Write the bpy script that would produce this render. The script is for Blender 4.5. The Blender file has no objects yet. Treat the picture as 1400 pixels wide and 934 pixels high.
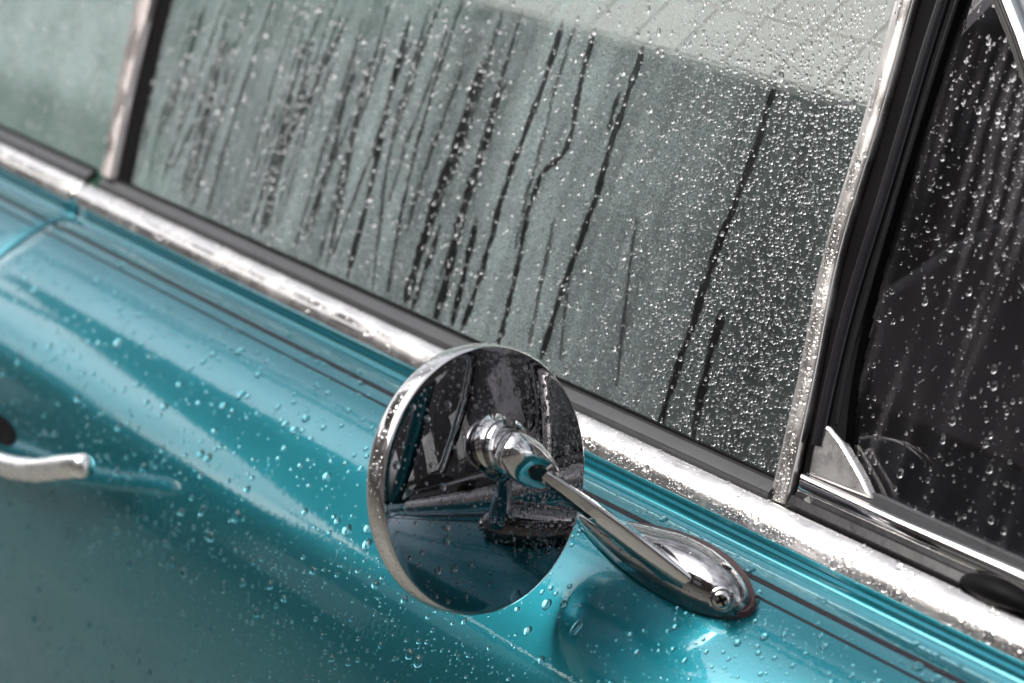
import bpy, bmesh, math, random
import numpy as np
from mathutils import Vector, Matrix

random.seed(7)
rng = np.random.default_rng(11)
SC = bpy.context.scene
COL = SC.collection

# ------------------------------------------------------------------ camera
# World: X runs along the car towards its nose, Y into the car, Z up.
# The origin lies on the top edge of the chrome belt trim.
FPX, CX, CY = 3306.0, 700.0, 467.0                 # focal length and centre in photo pixels (1400 wide)
PITCH, YAW = math.atan(1157 / FPX), math.radians(36.587)
FWD = np.array([-math.cos(YAW) * math.cos(PITCH), math.sin(YAW) * math.cos(PITCH), -math.sin(PITCH)])
RIGHT = np.cross(FWD, [0, 0, 1.0]); RIGHT /= np.linalg.norm(RIGHT)
UP = np.cross(RIGHT, FWD)
def ray(px, py): return FWD * FPX + RIGHT * (px - CX) - UP * (py - CY)
CAM = -ray(1000, 662) / FPX * 1.10

cam_d = bpy.data.cameras.new('camera'); cam = bpy.data.objects.new('camera', cam_d); COL.objects.link(cam)
cam_d.sensor_width = 36.0; cam_d.lens = FPX / 1400 * 36
cam_d.clip_start = 0.02; cam_d.clip_end = 400
cam.matrix_world = Matrix((( RIGHT[0], UP[0], -FWD[0], CAM[0]), (RIGHT[1], UP[1], -FWD[1], CAM[1]),
                           (RIGHT[2], UP[2], -FWD[2], CAM[2]), (0, 0, 0, 1)))
cam_d.dof.use_dof = True; cam_d.dof.focus_distance = 1.11; cam_d.dof.aperture_fstop = 8.0
cam_d.dof.aperture_blades = 0
SC.camera = cam

# ------------------------------------------------------------------ world, sun, exposure
SUN_TO = Vector((-0.38, -0.62, 0.68)).normalized()
world = bpy.data.worlds.new('World'); SC.world = world; world.use_nodes = True
wn, wl = world.node_tree.nodes, world.node_tree.links
bg = wn['Background']
sky = wn.new('ShaderNodeTexSky'); sky.sky_type = 'NISHITA'; sky.sun_disc = False
sky.sun_elevation = math.asin(SUN_TO.z); sky.sun_rotation = math.atan2(SUN_TO.x, SUN_TO.y)
sky.air_density = 1.0; sky.dust_density = 4.0; sky.ozone_density = 1.0
hs = wn.new('ShaderNodeHueSaturation'); hs.inputs['Saturation'].default_value = 0.22
wl.new(sky.outputs[0], hs.inputs['Color'])
# broken overcast: soft cloud banks
tc = wn.new('ShaderNodeTexCoord'); nz = wn.new('ShaderNodeTexNoise')
nz.inputs['Scale'].default_value = 3.6; nz.inputs['Detail'].default_value = 5; nz.inputs['Roughness'].default_value = 0.5
wl.new(tc.outputs['Generated'], nz.inputs['Vector'])
mr = wn.new('ShaderNodeMapRange'); mr.inputs['From Min'].default_value = 0.35; mr.inputs['From Max'].default_value = 0.65
mr.inputs['To Min'].default_value = 0.45; mr.inputs['To Max'].default_value = 1.45
wl.new(nz.outputs['Fac'], mr.inputs['Value'])
vm = wn.new('ShaderNodeVectorMath'); vm.operation = 'SCALE'
wl.new(hs.outputs[0], vm.inputs[0]); wl.new(mr.outputs[0], vm.inputs['Scale'])
wl.new(vm.outputs[0], bg.inputs['Color']); bg.inputs['Strength'].default_value = 0.15

sun_d = bpy.data.lights.new('sun', 'SUN'); sun = bpy.data.objects.new('sun', sun_d); COL.objects.link(sun)
sun_d.energy = .5; sun_d.angle = math.radians(60); sun_d.color = (1.0, 0.95, 0.88)
sun.rotation_euler = (-SUN_TO).to_track_quat('-Z', 'Y').to_euler(); sun.location = (0, 0, 5)

SC.view_settings.view_transform = 'Standard'; SC.view_settings.look = 'None'
SC.view_settings.exposure = 1.2; SC.view_settings.gamma = 1.0; SC.view_settings.use_curve_mapping = False
SC.render.engine = 'CYCLES'
SC.cycles.use_denoising = True
SC.cycles.max_bounces = 14; SC.cycles.transmission_bounces = 12; SC.cycles.transparent_max_bounces = 24
SC.cycles.glossy_bounces = 6; SC.cycles.diffuse_bounces = 4
SC.cycles.blur_glossy = 0.3; SC.cycles.sample_clamp_indirect = 12.0

# ------------------------------------------------------------------ geometry of the photograph's planes
def proj(P):
    P = np.atleast_2d(np.asarray(P, float)); d = P - CAM; z = d @ FWD
    return np.stack([CX + FPX * (d @ RIGHT) / z, CY - FPX * (d @ UP) / z, z], 1)
def at_y(px, py, u):                               # point u metres outboard of the belt line
    r = ray(px, py); return CAM + r * ((-u - CAM[1]) / r[1])
def at_plane(px, py, p0, n):
    r = ray(px, py); return CAM + r * (((p0 - CAM) @ n) / (r @ n))
TILT = math.radians(22.5)
G0 = np.array([0, .012, .0055])                    # foot of the door glass
GS = np.array([0, math.sin(TILT), math.cos(TILT)]) # up along the glass
GN = np.array([0, -math.cos(TILT), math.sin(TILT)])# out of the glass
XA = np.array([1.0, 0, 0])
def gl(px, py, off=0.0): return at_plane(px, py, G0 + GN * off, GN)
def gxs(px, py):
    p = gl(px, py) - G0; return np.array([p[0], p @ GS])
def gP(x, s, off=0.0): return G0 + XA * x + GS * s + GN * off

# ------------------------------------------------------------------ helpers
def link(o, parent=None):
    COL.objects.link(o)
    if parent is not None: o.parent = parent
    return o
def empty(name, loc=(0, 0, 0)):
    o = bpy.data.objects.new(name, None); o.location = loc; o.empty_display_size = 0.05
    return link(o)
def tag(o, label=None, cat=None, group=None, kind=None):
    if label: o['label'] = label
    if cat: o['category'] = cat
    if group: o['group'] = group
    if kind: o['kind'] = kind
    return o
def mesh(name, V, F, mat, parent=None, smooth=True, sharp=None, recalc=True):
    me = bpy.data.meshes.new(name)
    me.from_pydata([tuple(map(float, v)) for v in V], [], [tuple(int(i) for i in f) for f in F])
    if recalc:
        bm = bmesh.new(); bm.from_mesh(me); bmesh.ops.recalc_face_normals(bm, faces=bm.faces); bm.to_mesh(me); bm.free()
    me.materials.append(mat)
    if smooth:
        me.shade_smooth()
        if sharp is not None: me.set_sharp_from_angle(angle=math.radians(sharp))
    o = bpy.data.objects.new(name, me)
    return link(o, parent)
def loft(rings, closed=True, caps=True):
    V = [p for r in rings for p in r]; n = len(rings[0]); F = []
    for i in range(len(rings) - 1):
        for j in range(n if closed else n - 1):
            a, b = i * n + j, i * n + (j + 1) % n
            F.append((a, b, b + n, a + n))
    if caps and closed:
        F.append(tuple(range(n))[::-1]); F.append(tuple((len(rings) - 1) * n + k for k in range(n)))
    return V, F
def bevel(o, w=.001, seg=2, ang=30):
    m = o.modifiers.new('bevel', 'BEVEL'); m.width = w; m.segments = seg; m.limit_method = 'ANGLE'; m.angle_limit = math.radians(ang)
    return o
def extr(name, prof, x0, x1, mat, parent, nseg=1, sharp=35, closed=True):
    """closed (u,z) profile swept along X"""
    rings = [[(x0 + (x1 - x0) * i / nseg, -u, z) for u, z in prof] for i in range(nseg + 1)]
    V, F = loft(rings, closed, closed)
    return mesh(name, V, F, mat, parent, True, sharp)
def box(name, a, b, mat, parent=None, bev=0.0):
    (x0, y0, z0), (x1, y1, z1) = a, b
    V = [(x, y, z) for x in (x0, x1) for y in (y0, y1) for z in (z0, z1)]
    F = [(0, 1, 3, 2), (4, 6, 7, 5), (0, 4, 5, 1), (2, 3, 7, 6), (0, 2, 6, 4), (1, 5, 7, 3)]
    o = mesh(name, V, F, mat, parent, bev > 0, 40)
    if bev: bevel(o, bev)
    return o
def slab(name, pts, n, t, mat, parent=None, bev=0.0, smooth=True):
    """outline (3-D points in a plane) given thickness t against n"""
    pts = [np.asarray(p) for p in pts]; k = len(pts)
    V = pts + [p - n * t for p in pts]
    F = [tuple(range(k)), tuple(range(2 * k - 1, k - 1, -1))] + [(i, i + k, (i + 1) % k + k, (i + 1) % k) for i in range(k)]
    o = mesh(name, V, F, mat, parent, smooth, 40)
    if bev: bevel(o, bev)
    return o
def frames(path):
    path = [np.asarray(p, float) for p in path]; T = []
    for i in range(len(path)):
        t = path[min(i + 1, len(path) - 1)] - path[max(i - 1, 0)]; T.append(t / np.linalg.norm(t))
    return path, T
def sweep(name, path, radii, mat, parent, ref=(0, 0, 1), shape=None, n=14, sharp=50):
    """tube along a path; shape = list of (a,b) section points (unit), radii scalar or list or (ra,rb) list"""
    path, T = frames(path); ref = np.asarray(ref, float); rings = []
    if shape is None: shape = [(math.cos(2 * math.pi * k / n), math.sin(2 * math.pi * k / n)) for k in range(n)]
    for i, (p, t) in enumerate(zip(path, T)):
        a = np.cross(ref, t); a /= np.linalg.norm(a); b = np.cross(t, a)
        r = radii[i] if isinstance(radii, list) else radii
        ra, rb = r if hasattr(r, '__len__') else (r, r)
        rings.append([p + a * ra * x + b * rb * y for x, y in shape])
    V, F = loft(rings); return mesh(name, V, F, mat, parent, True, sharp)
def lathe(name, c, ax, prof, mat, parent, n=64, sharp=30):
    """prof: (radius, height along ax)"""
    ax = np.asarray(ax, float); ax /= np.linalg.norm(ax)
    a = np.cross(ax, [0, 0, 1.0]); a /= np.linalg.norm(a); b = np.cross(ax, a)
    rings = [[c + ax * h + (a * math.cos(2 * math.pi * k / n) + b * math.sin(2 * math.pi * k / n)) * max(r, 1e-6) for k in range(n)] for r, h in prof]
    V, F = loft(rings, True, True); return mesh(name, V, F, mat, parent, True, sharp)
def smooth_curve(pts, n):
    pts = np.asarray(pts, float); k = len(pts); out = []
    for i in range(k - 1):
        p0, p1, p2, p3 = pts[max(i - 1, 0)], pts[i], pts[i + 1], pts[min(i + 2, k - 1)]
        for t in np.linspace(0, 1, n, endpoint=False):
            out.append(.5 * ((2 * p1) + (-p0 + p2) * t + (2 * p0 - 5 * p1 + 4 * p2 - p3) * t * t + (-p0 + 3 * p1 - 3 * p2 + p3) * t ** 3))
    out.append(pts[-1]); return np.array(out)

# ------------------------------------------------------------------ materials
def new_mat(name):
    m = bpy.data.materials.new(name); m.use_nodes = True
    return m, m.node_tree.nodes, m.node_tree.links, m.node_tree.nodes['Principled BSDF']
def noise(n, l, scale, detail=4, coord='Object', rough=.55, stretch=None):
    t = n.new('ShaderNodeTexCoord'); z = n.new('ShaderNodeTexNoise')
    z.inputs['Scale'].default_value = scale; z.inputs['Detail'].default_value = detail; z.inputs['Roughness'].default_value = rough
    if stretch:
        mp = n.new('ShaderNodeMapping'); mp.inputs['Scale'].default_value = stretch
        l.new(t.outputs[coord], mp.inputs[0]); l.new(mp.outputs[0], z.inputs['Vector'])
    else: l.new(t.outputs[coord], z.inputs['Vector'])
    return z
def rng_map(n, l, src, a, b, c, d):
    m = n.new('ShaderNodeMapRange')
    for k, v in zip(('From Min', 'From Max', 'To Min', 'To Max'), (a, b, c, d)): m.inputs[k].default_value = v
    l.new(src, m.inputs['Value']); return m.outputs[0]
def ramp(n, l, src, stops):
    r = n.new('ShaderNodeValToRGB'); e = r.color_ramp.elements
    while len(e) < len(stops): e.new(.5)
    for q, (p, c) in zip(e, stops): q.position = p; q.color = (*c, 1)
    l.new(src, r.inputs[0]); return r.outputs[0]
def bump(n, l, src, strength, dist, bsdf, sock='Normal'):
    b = n.new('ShaderNodeBump'); b.inputs['Strength'].default_value = strength; b.inputs['Distance'].default_value = dist
    l.new(src, b.inputs['Height']); l.new(b.outputs[0], bsdf.inputs[sock])

def simple(name, col, rough=.5, metal=0.0, var=.12, scale=30, bmp=0.0, bscale=200, spec=.5, coat=0.0, bdist=.0005):
    m, n, l, p = new_mat(name)
    z = noise(n, l, scale)
    lo = tuple(c * (1 - var) for c in col); hi = tuple(min(1, c * (1 + var)) for c in col)
    l.new(ramp(n, l, z.outputs['Fac'], [(.3, lo), (.7, hi)]), p.inputs['Base Color'])
    l.new(rng_map(n, l, z.outputs['Fac'], .3, .7, rough * .85, min(1, rough * 1.15)), p.inputs['Roughness'])
    p.inputs['Metallic'].default_value = metal; p.inputs['Specular IOR Level'].default_value = spec
    p.inputs['Coat Weight'].default_value = coat; p.inputs['Coat Roughness'].default_value = .05
    if bmp: bump(n, l, noise(n, l, bscale, 3).outputs['Fac'], bmp, bdist, p)
    return m

def mk_paint():
    m, n, l, p = new_mat('teal_paint')
    z = noise(n, l, 14, 5)
    l.new(ramp(n, l, z.outputs['Fac'], [(.3, (.009, .198, .250)), (.7, (.011, .230, .282))]), p.inputs['Base Color'])
    p.inputs['Metallic'].default_value = .84
    p.inputs['Roughness'].default_value = .27
    p.inputs['Coat Weight'].default_value = 1.0; p.inputs['Coat IOR'].default_value = 1.65
    z2 = noise(n, l, 60, 6)
    l.new(rng_map(n, l, z2.outputs['Fac'], .35, .7, .015, .06), p.inputs['Coat Roughness'])
    z3 = noise(n, l, 320, 2)                         # orange peel and a skin of water
    bump(n, l, z3.outputs['Fac'], .05, .0006, p, 'Coat Normal')
    return m
def mk_chrome(name, rough, col=(.82, .80, .79), brushed=False, dirt=.0):
    m, n, l, p = new_mat(name)
    p.inputs['Metallic'].default_value = 1.0
    z = noise(n, l, 45, 6)
    l.new(ramp(n, l, z.outputs['Fac'], [(.35, tuple(c * (1 - dirt) for c in col)), (.65, col)]), p.inputs['Base Color'])
    l.new(rng_map(n, l, z.outputs['Fac'], .35, .7, rough * .6, rough * 1.5), p.inputs['Roughness'])
    if brushed:
        zz = noise(n, l, 400, 3, stretch=(.06, 1, 1)); bump(n, l, zz.outputs['Fac'], .08, .0004, p)
    else:
        zz = noise(n, l, 120, 3); bump(n, l, zz.outputs['Fac'], .03, .0004, p)
    return m
def mk_glass(name, tint=(.90, .92, .92), dust=0.0):
    """pane: clear with Fresnel reflection (two parallel faces bend no light)"""
    m, n, l, p = new_mat(name); n.remove(p)
    tr = n.new('ShaderNodeBsdfTransparent'); tr.inputs[0].default_value = (*tint, 1)
    gs = n.new('ShaderNodeBsdfGlossy'); gs.inputs['Roughness'].default_value = .015
    fr = n.new('ShaderNodeFresnel'); fr.inputs[0].default_value = 1.45
    ge = n.new('ShaderNodeNewGeometry'); l.new(rng_map(n, l, ge.outputs['Backfacing'], 0, 1, 1.45, 1 / 1.45), fr.inputs[0])   # same Fresnel from both sides
    mx = n.new('ShaderNodeMixShader')
    l.new(fr.outputs[0], mx.inputs[0]); l.new(tr.outputs[0], mx.inputs[1]); l.new(gs.outputs[0], mx.inputs[2])
    l.new(mx.outputs[0], n['Material Output'].inputs['Surface']); return m
def mk_water():
    m, n, l, p = new_mat('water'); n.remove(p)
    g = n.new('ShaderNodeBsdfGlass'); g.inputs['IOR'].default_value = 1.333; g.inputs['Roughness'].default_value = 0.0
    g.inputs['Color'].default_value = (1, 1, 1, 1)
    l.new(g.outputs[0], n['Material Output'].inputs['Surface']); return m
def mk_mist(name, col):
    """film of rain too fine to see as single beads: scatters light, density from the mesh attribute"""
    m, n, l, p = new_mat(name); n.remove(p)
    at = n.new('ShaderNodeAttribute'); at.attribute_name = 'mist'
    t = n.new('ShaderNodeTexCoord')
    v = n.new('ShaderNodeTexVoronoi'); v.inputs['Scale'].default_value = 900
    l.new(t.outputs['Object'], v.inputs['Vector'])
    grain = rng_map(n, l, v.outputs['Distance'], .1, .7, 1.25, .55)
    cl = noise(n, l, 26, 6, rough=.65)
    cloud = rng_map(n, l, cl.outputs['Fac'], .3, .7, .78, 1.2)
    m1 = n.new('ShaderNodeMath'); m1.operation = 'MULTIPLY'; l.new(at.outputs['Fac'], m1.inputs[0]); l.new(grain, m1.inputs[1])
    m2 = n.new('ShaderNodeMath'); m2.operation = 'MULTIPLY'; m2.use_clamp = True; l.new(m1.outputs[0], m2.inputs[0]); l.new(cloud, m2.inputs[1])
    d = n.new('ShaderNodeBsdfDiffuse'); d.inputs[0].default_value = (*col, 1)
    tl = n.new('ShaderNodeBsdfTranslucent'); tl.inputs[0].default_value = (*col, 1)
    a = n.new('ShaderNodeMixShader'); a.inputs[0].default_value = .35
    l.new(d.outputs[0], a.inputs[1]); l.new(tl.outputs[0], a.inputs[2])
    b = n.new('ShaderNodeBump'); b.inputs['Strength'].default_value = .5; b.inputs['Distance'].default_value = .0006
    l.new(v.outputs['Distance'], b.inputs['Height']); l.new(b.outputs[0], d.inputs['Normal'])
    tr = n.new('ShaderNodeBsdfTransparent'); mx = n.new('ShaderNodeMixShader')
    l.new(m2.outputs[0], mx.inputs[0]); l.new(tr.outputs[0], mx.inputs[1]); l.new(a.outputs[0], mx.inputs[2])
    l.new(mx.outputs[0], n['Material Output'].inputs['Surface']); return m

PAINT = mk_paint()
CHROME = mk_chrome('polished_chrome', .035, (.60, .585, .585))
TRIM = mk_chrome('belt_chrome', .26, (.82, .79, .775), True, .08)
BARM = mk_chrome('satin_steel', .28, (.80, .76, .73), False, .06)
RUBBER = simple('black_rubber', (.005, .0045, .005), .5, bmp=.15, bscale=300, spec=.08)
WETRUB = simple('wet_black_rubber', (.012, .011, .013), .2, bmp=.25, bscale=90, spec=.5)
RUBBER2 = simple('grey_window_felt', (.06, .06, .062), .3, bmp=.15, bscale=500)
GASKET = simple('red_brown_gasket', (.055, .022, .025), .6, bmp=.6, bscale=900, bdist=.001)
STRIPE = simple('dark_pinstripe', (.014, .010, .015), .6, spec=.25)
GLASS = mk_glass('window_glass')
GLASSV = mk_glass('vent_glass', (.84, .82, .85))
WATER = mk_water()
DARKCHROME = mk_chrome('darkened_chrome', .03, (.23, .225, .24))  # chrome darkened to stand in for dark reflections on the mirror head
PALEBAR2 = mk_chrome('rim_steel', .16, (.74, .72, .71), False, .05)
HANDLE = mk_chrome('bright_chrome', .28, (.95, .94, .94))
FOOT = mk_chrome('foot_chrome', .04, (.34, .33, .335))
PALEBAR = mk_chrome('pale_steel', .45, (.62, .565, .545), False, .04)
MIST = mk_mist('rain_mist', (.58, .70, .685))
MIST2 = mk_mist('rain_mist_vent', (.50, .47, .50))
SHADE = simple('pale_quilt', (.82, .75, .70), .7, var=.05, bmp=.2, bscale=700)
SEAM = simple('quilt_seam', (.68, .63, .60), .8)
VINYL = simple('dark_vinyl', (.02, .018, .02), .5, bmp=.3, bscale=400)
SEATM = simple('green_grey_vinyl', (.018, .018, .02), .5, bmp=.3, bscale=400)
GREENV = simple('green_cloth', (.12, .30, .21), .7)
ROAD = simple('wet_pavement', (.21, .20, .165), .45, var=.25, scale=3, bmp=.5, bscale=60, bdist=.004)
BRICK = simple('weathered_brick', (.17, .135, .125), .85, var=.3, scale=6)
DARKBRICK = simple('darkened_brick', (.035, .032, .034), .85, var=.3, scale=6)  # far-side brick darkened so the mirror head reflects less light
SLATE = simple('roof_slate', (.04, .042, .048), .6, var=.2, scale=8)
WHITEP = simple('white_frame_paint', (.7, .7, .68), .5)
PANE = simple('dark_pane', (.02, .025, .03), .06, var=.1)
LINER = simple('headliner', (.10, .10, .10), .8)

# ------------------------------------------------------------------ the setting: road
road = box('road', (-60, -60, -.96), (60, 60, -.93), ROAD); tag(road, kind='structure')

# ------------------------------------------------------------------ the car
car = empty('vintage_car', (0, 0, -.93))
tag(car, 'rain-beaded teal vintage car with chrome belt trim and a round chrome side mirror', 'car')
class P: pass
def cp(o):                                          # keep world placement when the parent empty is not at the origin
    if o.parent is car: o.matrix_parent_inverse = Matrix.Translation((0, 0, .93))
    return o

# --- door skin profile (u outboard, z): under the trim, step, ledge, shoulder, side
ctrl = [(.0035, -.004), (.0105, -.0125), (.0112, -.0165), (.0128, -.0192), (.0160, -.0200), (.0185, -.0194), (.0215, -.0185),
        (.0250, -.0188), (.030, -.0199), (.038, -.0224), (.050, -.0272), (.064, -.0345), (.079, -.0445), (.093, -.0575), (.106, -.0745),
        (.1165, -.096), (.1245, -.122), (.1305, -.155), (.1345, -.200), (.136, -.260), (.133, -.350), (.120, -.50), (.095, -.60)]
PROF = smooth_curve(ctrl, 6)
seg = np.linalg.norm(np.diff(PROF, axis=0), axis=1); ARC = np.r_[0, np.cumsum(seg)]
PN = np.zeros_like(PROF)
for i in range(len(PROF)):
    t = PROF[min(i + 1, len(PROF) - 1)] - PROF[max(i - 1, 0)]; t /= np.linalg.norm(t); PN[i] = (-t[1], t[0])   # outward normal (u,z)
def surf(x, a):                                     # point, normal, down direction on the door skin at arc length a
    u = np.interp(a, ARC, PROF[:, 0]); z = np.interp(a, ARC, PROF[:, 1])
    nu = np.interp(a, ARC, PN[:, 0]); nzz = np.interp(a, ARC, PN[:, 1]); k = np.hypot(nu, nzz); nu, nzz = nu / k, nzz / k
    o = np.zeros_like(u)
    return np.stack([x + o, -u, z], -1), np.stack([o, -nu, nzz], -1), np.stack([o, -nzz, -nu], -1)
def arc_of_u(u):
    k = np.argmax(PROF[:, 0]); return np.interp(u, PROF[:k, 0], ARC[:k])

def skin(name, x0, x1, nseg=6):
    inner = [(u - nu * .0015 - .004, z - nzz * .0015) for (u, z), (nu, nzz) in zip(PROF, PN)][::-1]
    prof = [tuple(p) for p in PROF] + inner
    n = len(prof); e = .0016                        # rolled edges at both ends
    xs = [x0, x0 + e * .4, x0 + e] + list(np.linspace(x0 + .02, x1 - .02, nseg)) + [x1 - e, x1 - e * .4, x1]
    dd = [.0012, .0004, 0] + [0] * nseg + [0, .0004, .0012]
    rings = []
    for x, d in zip(xs, dd):
        rings.append([(x, -(u - PN[i][0] * d), z - PN[i][1] * d) if i < len(PROF) else (x, -u, z) for i, (u, z) in enumerate(prof)])
    V, F = loft(rings); return cp(mesh(name, V, F, PAINT, car, True, 50))
XG = -.628
door = skin('front_door', XG + .002, .36)
quarter = skin('rear_quarter_panel', -1.6, XG - .002)
fender = skin('front_fender', .364, 1.55)
cp(box('door_jamb', (XG - .02, .02, -.6), (XG + .02, .06, -.02), VINYL, car))

def ribbon(name, u0, u1, x0, x1, parent, raise_=.00025):
    a = np.linspace(arc_of_u(u0), arc_of_u(u1), 5); rings = []
    for x in np.linspace(x0, x1, 40):
        p, nn, _ = surf(np.full(5, x), a); rings.append(list(p + nn * raise_) + list((p - nn * .0003)[::-1]))
    V, F = loft(rings); return cp(mesh(name, V, F, STRIPE, parent, True, 40))
for par, x0, x1 in ((door, XG + .004, .355), (quarter, -1.5, XG - .004)):
    ribbon('pinstripe', 0.0288, .0313, x0, x1, par); ribbon('pinstripe', .0376, .0388, x0, x1, par)

# --- chrome belt trim
tp = smooth_curve([(-.0030, -.0040), (-.0018, -.0008), (.0, .0), (.0034, -.0014), (.0060, -.0030), (.0080, -.0050), (.0094, -.0074), (.0102, -.0098), (.0105, -.0114), (.0092, -.0124)], 5)
TPROF = tp
trimprof = [tuple(p) for p in tp] + [(.004, -.0115), (-.003, -.009)]
def trim_bar(x0, x1):
    rings = []
    for x, k in ((x0, .6), (x0 + .0015, .9), (x0 + .004, 1), (x0 + .1, 1), (x1 - .004, 1), (x1 - .0015, .9), (x1, .6)):
        rings.append([(x, -(.003 + (u - .003) * k), -.006 + (z + .006) * k) for u, z in trimprof])
    V, F = loft(rings); return cp(mesh('belt_trim', V, F, TRIM, car, True, 50))
trim_d = trim_bar(-.634, .36); trim_r = trim_bar(-1.6, -.6362); trim_r['label'] = 'rear length of chrome belt trim behind the joint'

# --- window felt / seal between trim and glass
def seal(x0, x1):
    o = extr('window_seal', [(-.0128, .0005), (-.0128, .0060), (-.0120, .0066), (-.0109, .0060), (-.0107, .0042), (-.0100, .0040), (-.0097, .0046), (-.0062, .0027), (-.0046, .0016), (-.0042, .0004), (-.0040, -.004)],
             x0, x1, RUBBER2, car, 1, 28); cp(o)
    lip = sweep('seal_lip', [(x0 + .001, -.0, .0) if False else (x0 + .001, .0114, .0062), (x1 - .001, .0114, .0062)], .0009, RUBBER, o, n=10); cp_child(lip, o); return o
def cp_child(c, p): return cp(c)
seal_d = seal(-.626, gl(1052, 676)[0] + .004); seal_r = seal(-1.55, -.643)

# --- glass panes (4 mm)
def pane(name, corners, off=-.001, mat=GLASS, t=.004):
    return cp(slab(name, [gP(x, s, off) for x, s in corners], GN, t, mat, car, smooth=False))
bar_l = [gxs(1058, 683), gxs(1096, 520), gxs(1131, 350), gxs(1184, 170), gxs(1230, 0)]
bar_r = [gxs(1081, 691), gxs(1119, 520), gxs(1153, 350), gxs(1207, 170), gxs(1255, 0)]
def extend(l, k=.5):
    l = [np.asarray(q) for q in l]; d = l[-1] - l[-2]; return l + [l[-1] + d * k]
bar_l, bar_r = extend(bar_l), extend(bar_r)
STOP = .44
g_door = pane('door_window', [(-.622, -.02), (.016, -.02)] + [tuple(q) for q in bar_l[1:]] + [(bar_l[-1][0] - .02, STOP), (-.56, STOP)])
g_rear = pane('rear_side_window', [(-1.5, -.02), (-.66, -.02), (-.62, STOP), (-1.26, STOP)])

# --- chrome division bar in front of the door glass
def strip(name, L, R, h0, h1, mat, parent=car, bev=.0012, off=0.0, crown=0.0):
    rings = []
    for a, b in zip(L, R):
        p, q = gP(*a), gP(*b); m = (p + q) / 2
        rings.append([p + GN * (off + h0), p + GN * (off + h1 - .001), p * .9 + q * .1 + GN * (off + h1), m + GN * (off + h1 + crown), p * .1 + q * .9 + GN * (off + h1), q + GN * (off + h1 - .001), q + GN * (off + h0)])
    V, F = loft(rings); return cp(mesh(name, V, F, mat, parent, True, 60))
def dens(L, n=6):
    return [tuple(q) for q in smooth_curve(L, n)]
bar = strip('division_bar', dens(bar_l), dens(bar_r), -.006, .0038, BARM, crown=.0003)
# rear edge of the door frame: pale chrome strip and its black channel
rl = extend([gxs(147, 240), gxs(170, 118), gxs(195, 0)], 1.2); rr = extend([gxs(160, 246), gxs(186, 120), gxs(215, 0)], 1.2)
rb = extend([gxs(180, 252), gxs(206, 124), gxs(236, 0)], 1.2)
strip('rear_window_frame', dens(rl), dens(rr), -.006, .006, PALEBAR, crown=.0006)
strip('rear_glass_channel', [(a[0] + .0002, a[1]) for a in dens(rr)], dens(rb), -.006, .0012, RUBBER)

# --- vent window: weatherstrip, glass, rail, corner plate, front frame
wl_ = bar_r
wr_ = [gxs(1150, 640), gxs(1162, 520), gxs(1199, 350), gxs(1254, 170), gxs(1308, 0)]; wr_ = extend(wr_)
ws = strip('vent_weatherstrip', [(a[0] + .0003, a[1]) for a in dens([gxs(1086, 688)] + bar_r[1:])], dens(wr_), -.010, -.0005, RUBBER)
def rib(pts, r, off, nm='weatherstrip_rib'):
    c = smooth_curve([gP(*gxs(*q), off) for q in pts], 6); return cp(sweep(nm, c, r, WETRUB, ws, ref=GN, n=10))
rib([(1118, 610), (1142, 500), (1168, 400), (1212, 258), (1264, 82), (1290, 0), (1320, -95)], (.0036), -.0005)
rib([(1143, 580), (1158, 500), (1188, 390), (1229, 250), (1281, 82), (1308, 0), (1338, -95)], (.0012), -.0005)
vent_out = [gxs(1100, 700), gxs(1420, 840), gxs(1560, 600), gxs(1400, 95), gxs(1340, -100), gxs(1290, -100)]
vent = cp(slab('vent_window', [gP(*q, -.006) for q in vent_out], GN, .004, GLASSV, car, smooth=False))
vent['label'] = 'dark triangular vent window ahead of the chrome bar'
rail_t = [gxs(1102, 648), gxs(1240, 712), gxs(1400, 780), gxs(1600, 872)]; rail_b = [gxs(1096, 674), gxs(1220, 729), gxs(1333, 780), gxs(1600, 905)]
strip('vent_rail', [rail_b[0], rail_b[1], rail_b[2], rail_b[3]], [rail_t[0], rail_t[1], rail_t[2], rail_t[3]], -.008, .003, CHROME, vent)
gk_t = [gxs(1188, 672), gxs(1300, 722), gxs(1400, 768), gxs(1600, 862)]; gk_b = [gxs(1190, 690), gxs(1300, 740), gxs(1400, 783), gxs(1600, 876)]
strip('vent_gasket', gk_b, gk_t, -.008, -.001, RUBBER2, vent)
plate = [(1120, 576), (1127, 577), (1137, 584), (1152, 603), (1168, 630), (1182, 655), (1194, 684), (1150, 668), (1105, 650), (1111, 618)]
pl = cp(slab('corner_plate', [gP(*gxs(*q), .0008) for q in plate], GN, .0060, BARM, vent)); bevel(pl, .0018, 3)
ff_l = [gxs(1322, -130), gxs(1364, 0), gxs(1388, 60), gxs(1412, 130), gxs(1560, 560), gxs(1640, 820)]
ff_r = [gxs(1350, -130), gxs(1392, 0), gxs(1412, 50), gxs(1436, 125), gxs(1590, 550), gxs(1670, 810)]
strip('vent_front_frame', ff_l, ff_r, -.008, .006, CHROME, vent)
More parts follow.
